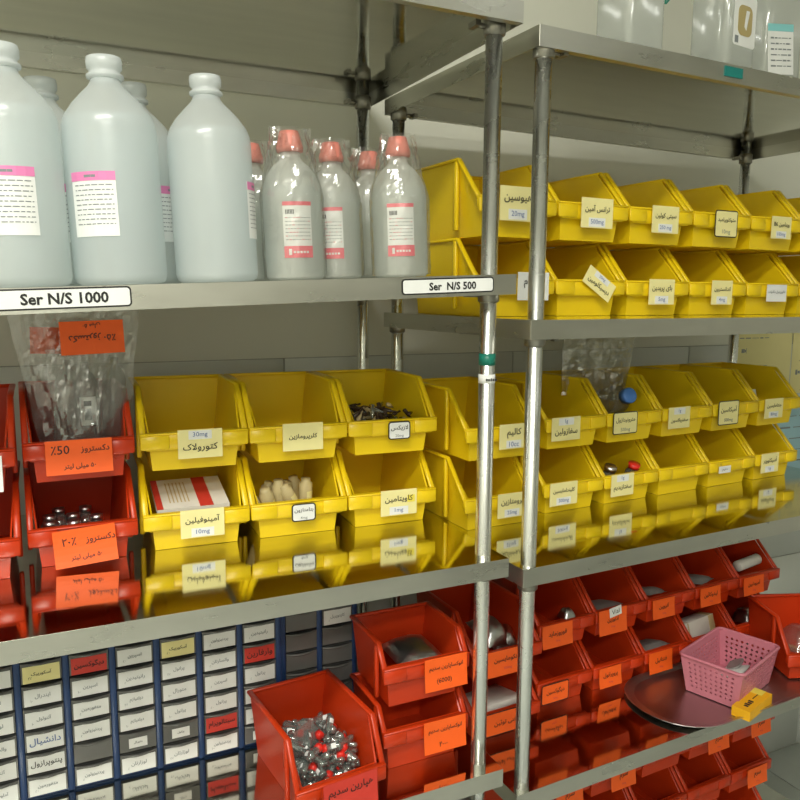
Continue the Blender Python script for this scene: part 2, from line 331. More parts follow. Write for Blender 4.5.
# ------------------------------------------------------------------ plastic bins
BW, BD, BH, LZ, BS = .157, .235, .130, .062, .068       # width, depth, stacking height, lip height, run of the sloping side
def bin_meshes(col, W=BW, D=BD, H=BH, lz=LZ, run=BS, tag='yellow'):
    t = .0045; w2 = W/2-.006; b2 = w2-.012; fy = .016
    bm = bmesh.new()
    def V(*p): return bm.verts.new(p)
    bot = [V(-b2, fy+.004, 0), V(b2, fy+.004, 0), V(b2, D, 0), V(-b2, D, 0)]
    wl = b2+(w2-b2)*lz/(H-.002)
    L = [V(-wl, fy-.004, lz), V(-w2, fy+run*.97, H-.002), V(-w2, D, H-.002)]; Rr = [V(wl, fy-.004, lz), V(w2, fy+run*.97, H-.002), V(w2, D, H-.002)]
    bm.faces.new((bot[0], bot[3], bot[2], bot[1]))
    bm.faces.new((bot[0], L[0], L[1], L[2], bot[3])); bm.faces.new((bot[1], bot[2], Rr[2], Rr[1], Rr[0]))
    bm.faces.new((bot[3], L[2], Rr[2], bot[2])); bm.faces.new((bot[0], bot[1], Rr[0], L[0]))
    bmesh.ops.recalc_face_normals(bm, faces=bm.faces)
    bmesh.ops.solidify(bm, geom=bm.faces[:], thickness=.0024)
    body = bpy.data.meshes.new('body'); bm.to_mesh(body); bm.free(); body.materials.append(MT[col])
    body.polygons.foreach_set('use_smooth', [False]*len(body.polygons))
    # rim: flange round the sloping sides, the top edges and the back
    rm = MB()
    for s in (-1, 1):
        xo, xi = s*(W/2-.0005), s*(W/2-.0095); a, b = min(xo, xi), max(xo, xi)
        p0, p1 = Vector((0, .004, lz-.004)), Vector((0, .004+run, H)); n = Vector((0, -(p1-p0).z, (p1-p0).y)).normalized()*-.0055
        vs = [(x, p.y, p.z) for x in (a, b) for p in (p0, p1, p1-n*-1, p0-n*-1)]
        rm.add(vs, [(0, 1, 2, 3), (7, 6, 5, 4), (0, 4, 5, 1), (1, 5, 6, 2), (2, 6, 7, 3), (3, 7, 4, 0)])
        rm.box(a, b, .004+run, D, H-.005, H)
        rm.box(s*(W/2-.004)-.0035, s*(W/2-.004)+.0035, .006+run, .016+run, .012, H-.005)      # upright rib on the outside
    rm.box(-W/2+.001, W/2-.001, D-.006, D+.001, H-.006, H)
    rim = bevelled(rm.mesh('rim', [col]), .0015, 1, 50)
    # front lip: a deep band with two proud ears either side of the card pocket
    fm = MB(); c = .010; h = .027
    fm.prism([(-W/2+.001, lz), (W/2-.001, lz), (W/2-.001, lz-h+c), (W/2-c, lz-h), (-W/2+c, lz-h), (-W/2+.001, lz-h+c)], .004, .0125)
    fm.box(-W/2+.001, W/2-.001, .001, .0115, lz-.0025, lz+.001)
    for s in (-1, 1):
        e0, e1 = s*(W/2-.001), s*(W*.235); a, b = min(e0, e1), max(e0, e1)
        fm.prism([(a, lz-.0025), (b, lz-.0025), (b, lz-h+.004), (b-s*0-.002, lz-h+.002), (a+.002, lz-h+.002), (a, lz-h+.004)], .0015, .006)
    for s in (-1, 1): fm.box(s*(b2-.022)-.003, s*(b2-.022)+.003, .024, D*.8, -.0005, .003)
    lip = bevelled(fm.mesh('front_lip', [col]), .0012, 1, 50)
    return body, rim, lip
BM = {'yellow': bin_meshes('yellow'), 'red': bin_meshes('red'), 'redsteep': bin_meshes('red', .152, .206, .118, .052, .035), 'redshort': bin_meshes('red', .150, .165, .120, .058, .05), 'redcut': bin_meshes('red', .158, .150, .108, .073, .028)}
def add_bin(kind, P, rz, label, lab=None, scale=(1, 1, 1), group=None, lpos=(0, -.002, .046), lrot=(0, 0, 0)):
    b = put('storage_bin', None, None, P, (0, 0, rz), label=label, cat='bin', group=group, scale=scale)
    for n, me in zip(('body', 'rim', 'front_lip'), BM[kind]): put(n, me, b)
    if lab: put('label', lab, b, lpos, lrot)
    return b
def row_pos(x0, y0, ang, pitch, k, z):     # centre of bin k's front
    d = pitch*(k+.5); return Vector((x0+math.cos(ang)*d, y0+math.sin(ang)*d, z))
def yl(main, sub=None, subpos='below', paper='cream', w=.056, h=.042, border=False, dot=False):
    w *= 1.14; h *= 1.10; L = []; Pp = []
    mw, mh = w*.78, h*(.40 if sub else .42)
    if sub:
        s = -1 if subpos == 'below' else 1
        if not border: Pp.append((0, s*h*.31, w*.52, h*.30, 'white'))
        L.append((sub, 0, s*h*.31, w*.42, h*.20, 'blueink' if not border else 'greyink')); L.append((main, 0, -s*h*.13, mw, mh, 'ink'))
    else: L.append((main, 0, 0, w*.70, mh, 'ink'))
    if dot: Pp.append((w*.34, h*.12, .013, .013, 'dot'))
    return card(w, h, paper, L, border, Pp)
z3 = ZL[2]+.03; zr2 = ZR[1]+.03; zr3 = ZR[2]+.03; zr4 = ZR[3]+.03; zr5 = ZR[4]+.03; z4 = ZL[3]+.03
# yellow bins on the left unit
SL = (1.085, 1.0, 1.0)
rowL = lambda k, lev: row_pos(-.521, .246, -.045, .1705, k, z3+.0005+lev*(BH+.0005))
defs = [(yl('کتورولاک', '30mg', 'above'), yl('آمینوفیلین', '10mg')), (yl('کلرپرومازین'), yl('بتامتازون', '4mg', paper='white', w=.034, h=.028, border=True)),
        (yl('لازیکس', '20mg', paper='white', w=.034, h=.029, border=True), yl('کاویتامین', '1mg', dot=True))]
nm = [('card reading ketorolac 30mg', 'card reading aminophylline 10mg'), ('plain cream chlorpromazine card', 'small white black-bordered card, beige vials inside'),
      ('small white black-bordered card and dark bits inside', 'cream card bearing a yellow dot, reading vitamin')]
LBIN = {}
for k in range(3):
    for lev in (1, 0):
        lx = (.006, .004, .008)[k]
        LBIN[k, lev] = add_bin('yellow', rowL(k, lev), -.045, ('upper' if lev else 'lower')+' yellow bin with '+nm[k][0 if lev else 1], defs[k][0 if lev else 1], SL, lpos=(lx, -.0025, .044), group='yellow bins beside the red bins')
# yellow bin pair at the left end of the right unit's third shelf
F0 = Vector((.108, .190, 0))
for lev, (tx, sub, l) in enumerate((('پرومتازین', '25mg', 'lower yellow bin in the pair standing behind the two steel posts'), ('کالیم', '10cc', 'upper yellow bin in the pair standing behind the two steel posts'))):
    add_bin('yellow', (F0.x, F0.y, zr3+.0005+lev*(BH+.0005)), .03, l, yl(tx, sub), lpos=(.022, -.0025, .044))
# rows of yellow bins on the right unit
def rrow(x0, y0, ang, pitch, sc, z, n, cards, labels, kind='yellow', H=BH, lpos=(.004, -.0025, .043), group=None, lev0=0, offs={}):
    for lev in range(len(cards)):
        for k in range(n):
            c = cards[lev][k]; lp, lr = offs.get((lev, k), (lpos, (0, 0, 0)))
            add_bin(kind, row_pos(x0, y0, ang, pitch, k, z+.0005+lev*(H*sc[2]+.0005)), ang, labels(lev, k), c, sc, group, lp, lr)
ORD = ['first', 'second', 'third', 'fourth', 'fifth', 'sixth']
g_low = [yl('کلیندامایسین', '300mg', w=.062), yl('سفتازیدیم', '1g', 'above'), None, card(.040, .016, 'white', [('سفپیم', 0, 0, .026, .008, 'greyink')]), yl('آسیکلوویر', '1g')]
g_up = [yl('سفازولین', '1g', 'above', w=.064), yl('مترونیدازول', '500mg', border=True, w=.060), yl('سفتریاکسون', '1g', 'above', w=.058), yl('آمیکاسین', '500mg', border=True, w=.060, h=.05), yl('جنتامایسین', '80mg', w=.058)]
g_nm = [['lower yellow bin reading clindamycin 300mg', 'lower yellow bin reading ceftazidime with two capped vials inside', 'lower yellow bin with no card, beside the ceftazidime bin', 'lower yellow bin with one narrow white strip card', 'lower yellow end bin with a long cream card, next to blue paper on the wall'],
        ['upper yellow bin reading cefazolin 1g', 'upper yellow bin holding the blue-capped bottle, black-bordered card', 'upper yellow bin reading ceftriaxone, white sticker above', 'upper yellow bin with tall black-bordered amikacin card', 'upper yellow end bin with a little white carton inside']]
rrow(.226, .220, .056, .157, (.985, 1, 1), zr3, 5, [g_low, g_up], lambda l, k: g_nm[l][k], lpos=(-.032, -.0025, .043), group='yellow bins on the third shelf of the right unit')
s_low = [yl('دیازپام', '10mg', paper='white'), yl('دیسیکلومین', '20mg', 'above', w=.062, h=.030), yl('بای پریدین', '5mg'), yl('اندانسترون', '4mg', w=.050), card(.060, .034, 'white', [('هالوپریدول دکانوات', 0, .002, .052, .009, 'greyink')]), yl('فنوباربیتال')]
s_up = [yl('هیوسین', '20mg', w=.062, h=.050), yl('ترانس آمین', '500mg', w=.062, h=.046), yl('سیتی کولین', '250 mg', w=.058, h=.044), yl('متوکلوپرامید', '10mg', border=True, w=.054, h=.046), yl('ویتامین B6', '100mg', w=.052, h=.040), yl('ویتامین B1', '100mg')]
s_nm = [['lower yellow bin seen between the two posts below the hyoscine bin', 'lower yellow bin whose cream card hangs crooked', 'lower yellow bin reading biperiden 5mg', 'lower yellow bin reading ondansetron 4mg', 'lower yellow bin with a plain white paper card', 'lower yellow bin at the shelf end past the plain white card'],
        ['upper yellow bin seen between the two posts reading hyoscine', 'upper yellow bin reading tranexamic 500mg', 'upper yellow bin reading citicoline 250 mg', 'upper yellow bin reading metoclopramide, black-bordered card', 'upper yellow bin reading vitamin B6', 'upper yellow bin at the shelf end past the vitamin B6 bin']]
rrow(.018, .143, .037, .167, (1.045, 1.03, 1.045), zr2, 6, [s_low, s_up], lambda l, k: s_nm[l][k], group='yellow bins on the second shelf of the right unit',
     offs={(0, 1): ((.012, -.004, .056), (0, math.radians(32), 0)), (0, 0): ((.03, -.0025, .05), (0, 0, 0)), (1, 0): ((-.006, -.0025, .052), (0, 0, 0)), (1, 1): ((.002, -.0025, .046), (0, 0, 0))})

# red bins: left unit, third shelf
def ol(lines, w=.092, h=.050, paper='orange', curl=.006, border=False):
    return card(w, h, paper, lines, border, (), curl)
RB = Vector((-.606, .236, 0)); RA = Vector((-.770, .205, 0))
dex50 = ol([('دکستروز', .022, .010, .040, .013, 'ink'), ('٪50', -.026, .011, .030, .013, 'ink'), ('۵۰ میلی لیتر', 0, -.014, .045, .009, 'ink')])
dex20 = ol([('دکستروز', .022, .008, .042, .015, 'ink'), ('۲۰٪', -.022, .009, .024, .012, 'ink'), ('۵۰ میلی لیتر', 0, -.015, .045, .009, 'ink')], w=.088, h=.054, curl=.012)
add_bin('red', (RB.x, RB.y, z3+.0005), .02, 'lower red bin with crooked orange dextrose 20 percent card', dex20, (1.0, 1, 1), None, (.0, -.004, .034), (0, math.radians(-3), 0))
add_bin('red', (RB.x, RB.y, z3+.131), .02, 'upper red bin with orange dextrose 50 card and clear bag standing inside', dex50, (1.0, 1, 1), None, (-.002, -.004, .040))
add_bin('red', (RA.x, RA.y, z3+.0005), .0, 'lower red bin next to the dextrose 20 percent bin', ol([('سدیم', 0, 0, .05, .02, 'ink')]), (1.0, 1, 1), None, (-.02, -.004, .04))
add_bin('red', (RA.x, RA.y, z3+.131), .0, 'upper red bin next to the dextrose 50 bin, white card', ol([('پتاسیم', 0, 0, .05, .02, 'ink')], paper='white'), (1.0, 1, 1), None, (.015, -.004, .03))
# red bins: left unit, fourth shelf
hep = ol([('هپارین سدیم', 0, .008, .075, .020, 'ink'), ('۵۰۰۰', 0, -.014, .03, .008, 'ink')], w=.090, h=.050, paper='redpaper', curl=.004)
PB = add_bin('redsteep', (-.276, .010, z4+.0005), 0.10, 'front red bin filled with red-capped glass ampoules', hep, (1, 1, 1), None, (.010, -.004, .030))
enox1 = ol([('انوکساپارین سدیم', 0, .010, .062, .014, 'ink'), ('(6000)', -.004, -.012, .034, .010, 'ink')], w=.078, h=.054, curl=.004)
enox2 = ol([('انوکساپارین سدیم', 0, .010, .062, .014, 'ink'), ('۴۰۰۰', -.004, -.014, .030, .008, 'ink')], w=.078, h=.054, curl=.004)
for lev, c in ((0, enox2), (1, enox1)):
    add_bin('redcut', (-.110, .058, z4+.0005+lev*.1085), .0, ('upper' if lev else 'lower')+' red bin with bright orange enoxaparin card beside the ampoule bin', c, (1, 1, 1), None, (.030, -.004, .052))
# red bins: right unit, fourth shelf
van = [ol([('فنی توئین', 0, 0, .05, .016, 'ink')], w=.092, h=.050, border=True), ol([('وانکومایسین', 0, .006, .06, .016, 'ink'), ('500mg', 0, -.012, .03, .006, 'redink')], w=.092, h=.050)]
for lev in (0, 1):
    add_bin('red', (.100, .138, zr4+.0005+lev*(BH*.91+.0005)), .03, ('upper red bin behind the post with vancomycin card' if lev else 'lower red bin behind the post with rounded phenytoin card'), van[lev], (.98, 1, .91), None, (-.008, -.003, .044))
def oc(t, w=.064, h=.040, border=False, **k):
    w *= 1.18; h *= 1.12
    return ol([(t, 0, .004, w*.7, .013, 'ink'), ('50mg', 0, -.012, .026, .005, 'redink')], w=w, h=h, curl=.004, border=border)
r_low = [oc('دیگوکسین', border=True), oc('پروپرانول', w=.056), oc('فنتانیل', w=.064, h=.044), oc('نیتروژن'), None]
r_up = [oc('فوروزماید', w=.07, h=.044), oc('آدنوزین', w=.07, h=.050), oc('آتروپین', w=.06), oc('لیدوکائین', w=.06), oc('آمیودارون')]
r_nm = [['first red bin from the post, lower row, rounded orange card', 'second red bin from the post, lower row, empty', 'third red bin from the post, lower row, grey packet inside', 'fourth red bin from the post, lower row, cartons inside', 'fifth red bin from the post, lower row, behind the pink basket'],
        ['first red bin from the post, upper row, silver foil showing', 'second red bin from the post, upper row, white tag on card', 'third red bin from the post, upper row, dark packet inside', 'fourth red bin from the post, upper row, pale packet inside', 'fifth red bin from the post, upper row, white roll inside']]
rrow(.202, .188, .048, .145, (.91, 1, .93), zr4, 5, [r_low, r_up], lambda l, k: r_nm[l][k], 'red', lpos=(-.034, -.004, .040), group='red bins on the fourth shelf of the right unit')
# red bins: right unit, lowest shelf
b_c = [[oc('سرم') if (k+l) % 4 else None for k in range(5)] for l in range(3)]
rrow(.200, .180, .043, .147, (.92, 1, 1), zr5, 5, b_c, lambda l, k: '%s red bin from the post on the lowest shelf, %s row' % (ORD[k], ('bottom', 'middle', 'top')[l]), 'red', lpos=(.012, -.004, .040), group='red bins on the lowest shelf')

# ------------------------------------------------------------------ blue drawer cabinets
DW, DH = .0668, .0365
def drawer_meshes():
    fm = MB(); w = DW/2-.0055; h = DH-.003
    fm.prism([(-w, .001), (w, .001), (w, h), (-w, h)], -.004, .0)
    fm.box(-w, w, 0, .11, .001, .003); fm.box(-w, -w+.0015, 0, .11, .001, h-.004); fm.box(w-.0015, w, 0, .11, .001, h-.004)
    face = fm.mesh('drawer', ['drawer'])
    pts = [(-w+.001+ (2*w-.002)*k/10, -.004-.008*math.sin(math.pi*k/10), h-.0035) for k in range(11)]
    hm = MB(); n = len(pts); vs = []
    for x, y, z in pts: vs += [(x, -.004, z), (x, y, z+.0005), (x, y, z+.003), (x, -.004, z+.0035)]
    fs = []
    for i in range(n-1):
        for k in range(4): a = i*4; fs.append((a+k, a+4+k, a+4+(k+1) % 4, a+(k+1) % 4))
    hm.add(vs, fs, 0, True)
    return face, hm.mesh('pull', ['drawer'])
D_FACE, D_PULL = drawer_meshes()
words = ['آتنولول', 'پرانول', 'آملودیپین', 'کاپتوپریل', 'لوزارتان', 'متفورمین', 'پردنیزولون', 'ایندرال', 'رانیتیدین', 'اسپرین', 'متورال', 'دیلتیازم', 'والسارتان']
def tag_card(paper, word, ink, rng, small=False, big=False):
    w = .051 if not small else .028; h = .0262 if not small else .016
    ls = [(word, 0, .001, w*(.85 if big else .55), h*(.62 if big else .30), ink)]
    if not (small or big): ls.append((rng.choice(['۵۰', '۱۰', '۲۵', '۱۰۰', '۵']), -w*.30, -.005, .006, .004, ink))
    return card(w, h, paper, ls)
def cabinet(x0, cols, y, table, label, group):
    c = put('drawer_cabinet', None, None, (x0, y, z4), label=label, cat='drawer cabinet', group=group)
    n = len(cols); Wd = DW*n+.004; rows = 8; Hh = rows*DH+.012; dp = .16
    mb = MB(); mb.box(0, Wd, .004, dp, 0, .006); mb.box(0, Wd, .004, dp, Hh-.006, Hh); mb.box(0, Wd, dp-.004, dp, 0, Hh)
    for i in range(n+1): x = .002+DW*i; mb.box(x-.0048, x+.0048, -.002, dp, .002, Hh-.002)
    for j in range(rows+1): mb.box(.002, Wd-.002, .002, dp-.004, .0055+DH*j-.001, .0055+DH*j+.001)
    put('frame', bevelled(mb.mesh('frame', ['cabinet']), .0008, 1), c)
    rng = random.Random(3)
    for i, ck in enumerate(cols):
        for j in range(rows):
            d = put('drawer', D_FACE, c, (.002+DW*(i+.5), .001, .0065+DH*j)); put('pull', D_PULL, d)
            t = table.get((ck, j), 'w')
            if t == 'n': continue
            if t == 'r': me = tag_card('redpaper', table.get((ck, j, 't'), 'دیگوکسین'), 'ink', rng, big=True)
            elif t == 'y': me = tag_card('cream', 'آسکوربیک', 'ink', rng)
            elif t == 's': me = tag_card('white', rng.choice(words), 'ink', rng, small=True)
            elif t == 'b': me = tag_card('white', 'دانشیال', 'blueink', rng, big=True)
            elif t == 'h': me = tag_card('white', 'پنتوپرازول', 'ink', rng, big=True)
            else: me = tag_card('white', rng.choice(words), 'greyink', rng)
            put('card', me, d, (0, -.0046, .0145))
    return c
tab = {(1, 5): 'y', (1, 2): 'b', (1, 1): 'h', (2, 5): 'r', (2, 1): 'n', (3, 1): 's', (4, 1): 's', (4, 5): 'y', (5, 1): 'r', (5, 1, 't'): 'سیتالوپرام', (6, 0): 's', (6, 4): 'r', (6, 4, 't'): 'وارفارین'}
for j in range(8): tab[7, j] = 'n'
cabinet(-.912, [-2, -1, 0, 1, 2, 3, 4, 5, 6], .235, tab, 'dark blue small-parts cabinet with white, yellow and red drawer cards', 'blue drawer cabinets')
for j in range(8): tab[8, j] = 'w' if j > 4 else 'n'
cabinet(-.300, [7, 8], .245, tab, 'narrow dark blue cabinet with mostly blank drawers behind the red bins', 'blue drawer cabinets')

# ------------------------------------------------------------------ saline bottles
def curved_label(r, z0, z1, a0, a1, spec, sx=1, sy=1):
    """label wrapped on a round bottle; spec(mb, bend) adds the print"""
    mb = MB(); n = 12; vs = []; fs = []
    for k in range(n+1):
        a = a0+(a1-a0)*k/n; c, s = math.cos(a)*sx, math.sin(a)*sy; vs += [(r*c, r*s, z0), (r*c, r*s, z1), ((r+.0004)*c, (r+.0004)*s, z1), ((r+.0004)*c, (r+.0004)*s, z0)]
    for k in range(n):
        for i in range(4): a = k*4; fs.append((a+i, a+(i+1) % 4, a+4+(i+1) % 4, a+4+i))
    mb.add(vs, fs, 0)
    R = r+.0009
    def patch(u0, u1, w0, w1, m):                           # u,w in 0..1 over the label
        m_ = 6; vs = []; fs = []
        for k in range(m_+1):
            a = a0+(a1-a0)*(u0+(u1-u0)*k/m_)
            for zz in (w0, w1): vs.append((R*math.cos(a)*sx, R*math.sin(a)*sy, z0+(z1-z0)*zz))
        for k in range(m_): fs.append((2*k, 2*k+2, 2*k+3, 2*k+1))
        mb.add(vs, fs, m)
    spec(patch); return mb
def spec1000(patch):
    patch(0, 1, .86, 1, 1); patch(.35, .6, .91, .95, 2); rng = random.Random(5)
    for k in range(9):
        w = .80-.075*k
        u = .10
        while u < .92: l = rng.uniform(.04, .13); patch(u, min(u+l, .94), w-.014, w, 2); u += l+.03
def spec500(patch):
    patch(0, 1, .93, 1, 1); patch(0, 1, 0, .21, 1); rng = random.Random(6)
    for k in range(6): patch(.10+.05*k, .13+.05*k, .78, .86, 2)
    for k in range(7):
        w = .72-.065*k; u = .08
        while u < .92: l = rng.uniform(.03, .10); patch(u, min(u+l, .94), w-.012, w, 4 if rng.random() < .75 else 5); u += l+.03
    patch(.16, .26, .05, .16, 3)
    for k in range(5): patch(.32+.11*k, .40+.11*k, .08, .12, 3)
R1 = .0565
body1 = [(.0, .0025), (.030, .002), (.048, 0), (.0545, .004), (R1, .012), (R1, .186), (.0555, .196), (.0515, .207), (.0425, .220), (.0315, .232), (.0225, .241), (.0185, .247), (.0178, .252)]
neck1 = [(.0178, .249), (.0182, .251), (.0222, .2525), (.0222, .2558), (.0185, .2575), (.0185, .261), (.0210, .2635), (.0216, .271), (.0205, .2765), (.012, .2775), (.0, .2775)]
liq1 = [(.0, .004), (.046, .004), (R1-.0025, .012), (R1-.0025, .186), (.0530, .196), (.0500, .204), (.0, .204)]
ms_b1 = MB().lathe(body1, 40).mesh('bottle_body', ['pe']); ms_n1 = MB().lathe(neck1, 32).mesh('neck', ['pe_top']); ms_l1 = MB().lathe(liq1, 32).mesh('liquid', ['liquid'])
def big_bottle(x, y, ang, label, sc=1.0, a_half=.50):
    b = put('saline_bottle', None, None, (x, y, s2z(x)+.0008), (0, -math.atan(T2), 0), label=label, cat='bottle', group='one-litre saline bottles', scale=(sc, sc, sc))
    put('bottle_body', ms_b1, b); put('neck', ms_n1, b); put('liquid', ms_l1, b)
    lm = curved_label(R1+.0006, .058, .134, ang-a_half, ang+a_half, spec1000).mesh('label', ['white', 'pink', 'greyink'])
    put('label', lm, b)
A = math.radians
big_bottle(-.668, .060, A(-94), 'large saline bottle at the shelf edge above the 1000 strip, wide pink-topped label', 1.0)
big_bottle(-.553, .076, A(-122), 'large saline bottle with the pink-topped label, second from the small wrapped bottles', 1.0)
big_bottle(-.428, .085, A(-30), 'large saline bottle standing next to the small wrapped bottles, label turned aside', .965, .32)
big_bottle(-.624, .205, A(-60), 'rear large saline bottle, behind the two with pink-topped labels facing out', 1.0)
big_bottle(-.508, .198, A(-48), 'rear large saline bottle whose label shows between the front bottles', 1.0, .42)
R5 = .0415
body5 = [(.0, .002), (.030, .001), (.0375, .0), (.041, .005), (R5, .012), (R5, .118), (.0395, .132), (.034, .146), (.026, .157), (.0165, .165), (.0145, .170), (.0145, .182)]
cap5 = [(.0150, .176), (.0185, .177), (.0190, .184), (.0165, .192), (.0150, .200), (.0130, .205), (.0, .206)]
liq5 = [(.0, .003), (.036, .003), (R5-.002, .012), (R5-.002, .116), (.0375, .130), (.0, .130)]
ms_b5 = MB().lathe(body5, 36, sy=.92).mesh('bottle_body', ['pe5']); ms_c5 = MB().lathe(cap5, 24).mesh('cap', ['pinkcap']); ms_l5 = MB().lathe(liq5, 28, sy=.92).mesh('liquid', ['liquid'])
def wrap_mesh(seed, r=.0455, h=.207):
    mb = MB(); n = 44; rows = 30; vs = []; fs = []
    for i in range(rows+1):
        t = i/rows; z = .003+h*t
        rr = r if t < .55 else r-(r-.025)*((t-.55)/.45)**.9
        for k in range(n):
            a = 2*math.pi*k/n; q = noise.noise(Vector((math.cos(a)*3+seed*7, math.sin(a)*3, z*38)))+.6*noise.noise(Vector((math.cos(a)*7+seed*3, math.sin(a)*7, z*90)))
            amp = .0012+.016*max(0, t-.55)
            R = rr+amp*q; fl = 1+.10*max(0, t-.85)/.15
            vs.append((R*fl*math.cos(a), R*.93*math.sin(a)*(1-.55*max(0, t-.75)/.25), z+.006*q*max(0, t-.7)))
    for i in range(rows):
        for k in range(n): k2 = (k+1) % n; fs.append((i*n+k, i*n+k2, (i+1)*n+k2, (i+1)*n+k))
    mb.add(vs, fs, 0, False); return mb.mesh('plastic_wrap', ['wrap'])
def small_bottle(x, y, ang, label, seed, sc=1.0, lab=True):
    b = put('wrapped_bottle', None, None, (x, y, s2z(x)+.0008), (0, -math.atan(T2), 0), label=label, cat='bottle', group='half-litre wrapped saline bottles', scale=(sc, sc, sc))
    put('bottle_body', ms_b5, b); put('cap', ms_c5, b); put('liquid', ms_l5, b); put('plastic_wrap', wrap_mesh(seed), b)
    if lab: put('label', curved_label(R5+.0007, .030, .106, ang-.48, ang+.48, spec500, 1, .92).mesh('label', ['white', 'rose', 'ink', 'white', 'greyink', 'redink']), b)
small_bottle(-.318, .082, A(-98), 'small wrapped saline bottle with red and white label, next to the large bottles', 1, .99)
small_bottle(-.240, .128, A(-118), 'small wrapped saline bottle with red and white label, middle of the front three', 2, .97)
small_bottle(-.152, .082, A(-112), 'small wrapped saline bottle nearest the steel post, with red and white label', 3, .99)
small_bottle(-.345, .190, A(-20), 'small wrapped saline bottle half hidden behind a large bottle', 4, .99)
small_bottle(-.148, .200, A(-30), 'rear small wrapped saline bottle beside the back post', 5, .98, False)

# ------------------------------------------------------------------ bottles on top of the right unit
zt1 = ZR[0]+.03
def jug(x, y, rz, w, d, h, label, labspec):
    P = R2W(x, y, zt1+.0005); b = put('plastic_jug', None, None, P, (0, 0, rz), label=label, cat='bottle', group='bottles on top of the right unit')
    def ring(sx, sy, z, r=.015): return [(px, py, z) for px, py in rrect(sx, sy, min(r, sx/2-.001, sy/2-.001))]
    lev = [ring(w*.9, d*.9, 0), ring(w, d, .006), ring(w, d, h*.74), ring(w*.86, d*.86, h*.82), ring(w*.45, d*.45, h*.90), ring(.036, .036, h*.93, .0179), ring(.036, .036, h*.97, .0179)]
    n = len(lev[0]); mb = MB(); vs = [p for l in lev for p in l]; fs = [tuple(range(n-1, -1, -1))]
    for i in range(len(lev)-1):
        for k in range(n): k2 = (k+1) % n; fs.append((i*n+k, i*n+k2, (i+1)*n+k2, (i+1)*n+k))
    mb.add(vs, fs, 0, True); put('jug_body', mb.mesh('jug_body', ['jug']), b)
    put('cap', MB().lathe([(.020, h*.955), (.020, h*.99), (.018, h), (0, h)], 24).mesh('cap', ['carton']), b)
    if labspec: labspec(b, w, d, h)
def js1(b, w, d, h):
    mb = MB(); mb.box(-.004, .0, 0, .0006, 0, .03, 0); mb.prism([(.0, .0), (.012, .012), (.004, .02)], 0, .0006, 0); put('label', mb.mesh('label', ['greentape']), b, (w/2-.005, -d/2-.001, .105))
def js2(b, w, d, h):
    mb = MB(); mb.prism(rrect(.066, .088, .006), -.0005, 0, 0); mb.prism(rrect(.042, .052, .012), -.0010, -.0004, 1)
    mb.prism([(.002, .018), (.012, .018), (.004, -.016), (-.002, -.010)], -.0014, -.0009, 0); mb.box(-.028, -.018, -.001, -.0004, -.040, -.028, 2)
    put('label', mb.mesh('label', ['white', 'gold', 'greyink']), b, (.002, -d/2-.0006, .105))
def js3(b, w, d, h):
    mb = MB(); mb.box(-.034, .034, -.0005, 0, -.045, .045, 0); mb.box(-.034, .034, -.001, -.0004, .032, .045, 1); rng = random.Random(8)
    for k in range(6): scrawl(mb, 0, .020-.010*k, .054, .003, 2, -.0011, rng)
    put('label', mb.mesh('label', ['white', 'aqua', 'greyink']), b, (-.014, -d/2-.0006, .075), (0, math.radians(-6), 0))
jug(.285, .12, PHI, .090, .085, .26, 'frosted plastic jug with a small green mark on top of the shelving', js1)
jug(.505, .11, PHI+.1, .088, .085, .27, 'clear jug with white and gold label on top of the shelving', js2)
jug(.640, .12, PHI-.05, .10, .09, .25, 'clear bottle with aqua and white label on top of the shelving', js3)

# ------------------------------------------------------------------ bag of ampoules standing in the dextrose bin
def sheet(w0, w1, h, seed, amp, nx=26, nz=26, bulge=.012):
    """front and back of a crumpled clear bag, wide at the top"""
    mb = MB()
    for s in (-1, 1):
        vs = []; fs = []
        for j in range(nz+1):
            t = j/nz; w = w0+(w1-w0)*t
            for i in range(nx+1):
                u = i/nx*2-1; q = noise.noise(Vector((u*4+seed, t*5, s*3)))+.7*noise.noise(Vector((u*9+seed, t*11, s*5)))
                vs.append((u*w/2+.004*q, s*(bulge*(1-u*u)*(1-.7*t)+.0015)+amp*q*(1-u**8), t*h+.003*q))
        for j in range(nz):
            for i in range(nx): a = j*(nx+1)+i; fs.append((a, a+1, a+nx+2, a+nx+1))
        mb.add(vs, fs, 0, False)
    return mb
bag = put('clear_bag', None, None, (-.594, .300, z3+.131+.012), (math.radians(3), math.radians(-2), .02), label='crinkled clear bag of plastic vials standing in the upper red dextrose bin', cat='bag')
put('bag_film', sheet(.118, .186, .240, 3, .0045, bulge=.030).mesh('bag_film', ['bagwrap']), bag)
updn = card(.090, .050, 'orange', [('دکستروز ۵۰٪', 0, .000, .066, .015, 'ink'), ('۵۰ میلی', 0, -.018, .04, .008, 'ink')])
put('label', updn, bag, (.020, -.026, .203), (math.radians(4), math.pi, 0), label='orange card turned upside down')
put('label', card(.05, .04, 'orange', []), bag, (-.040, .006, .198), (0, math.radians(4), 0), label='second orange card seen through the film')
put('inner_pouch', sheet(.088, .100, .165, 11, .0075, 20, 20, bulge=.024).mesh('inner_pouch', ['bagwrap']), bag, (.004, 0, .02))
vb = [(.0, 0), (.015, 0), (.0175, .004), (.0175, .106), (.013, .120), (.006, .128), (.006, .140), (.0, .140)]
vm = MB().lathe(vb, 20).mesh('plastic_vial', ['clear'])
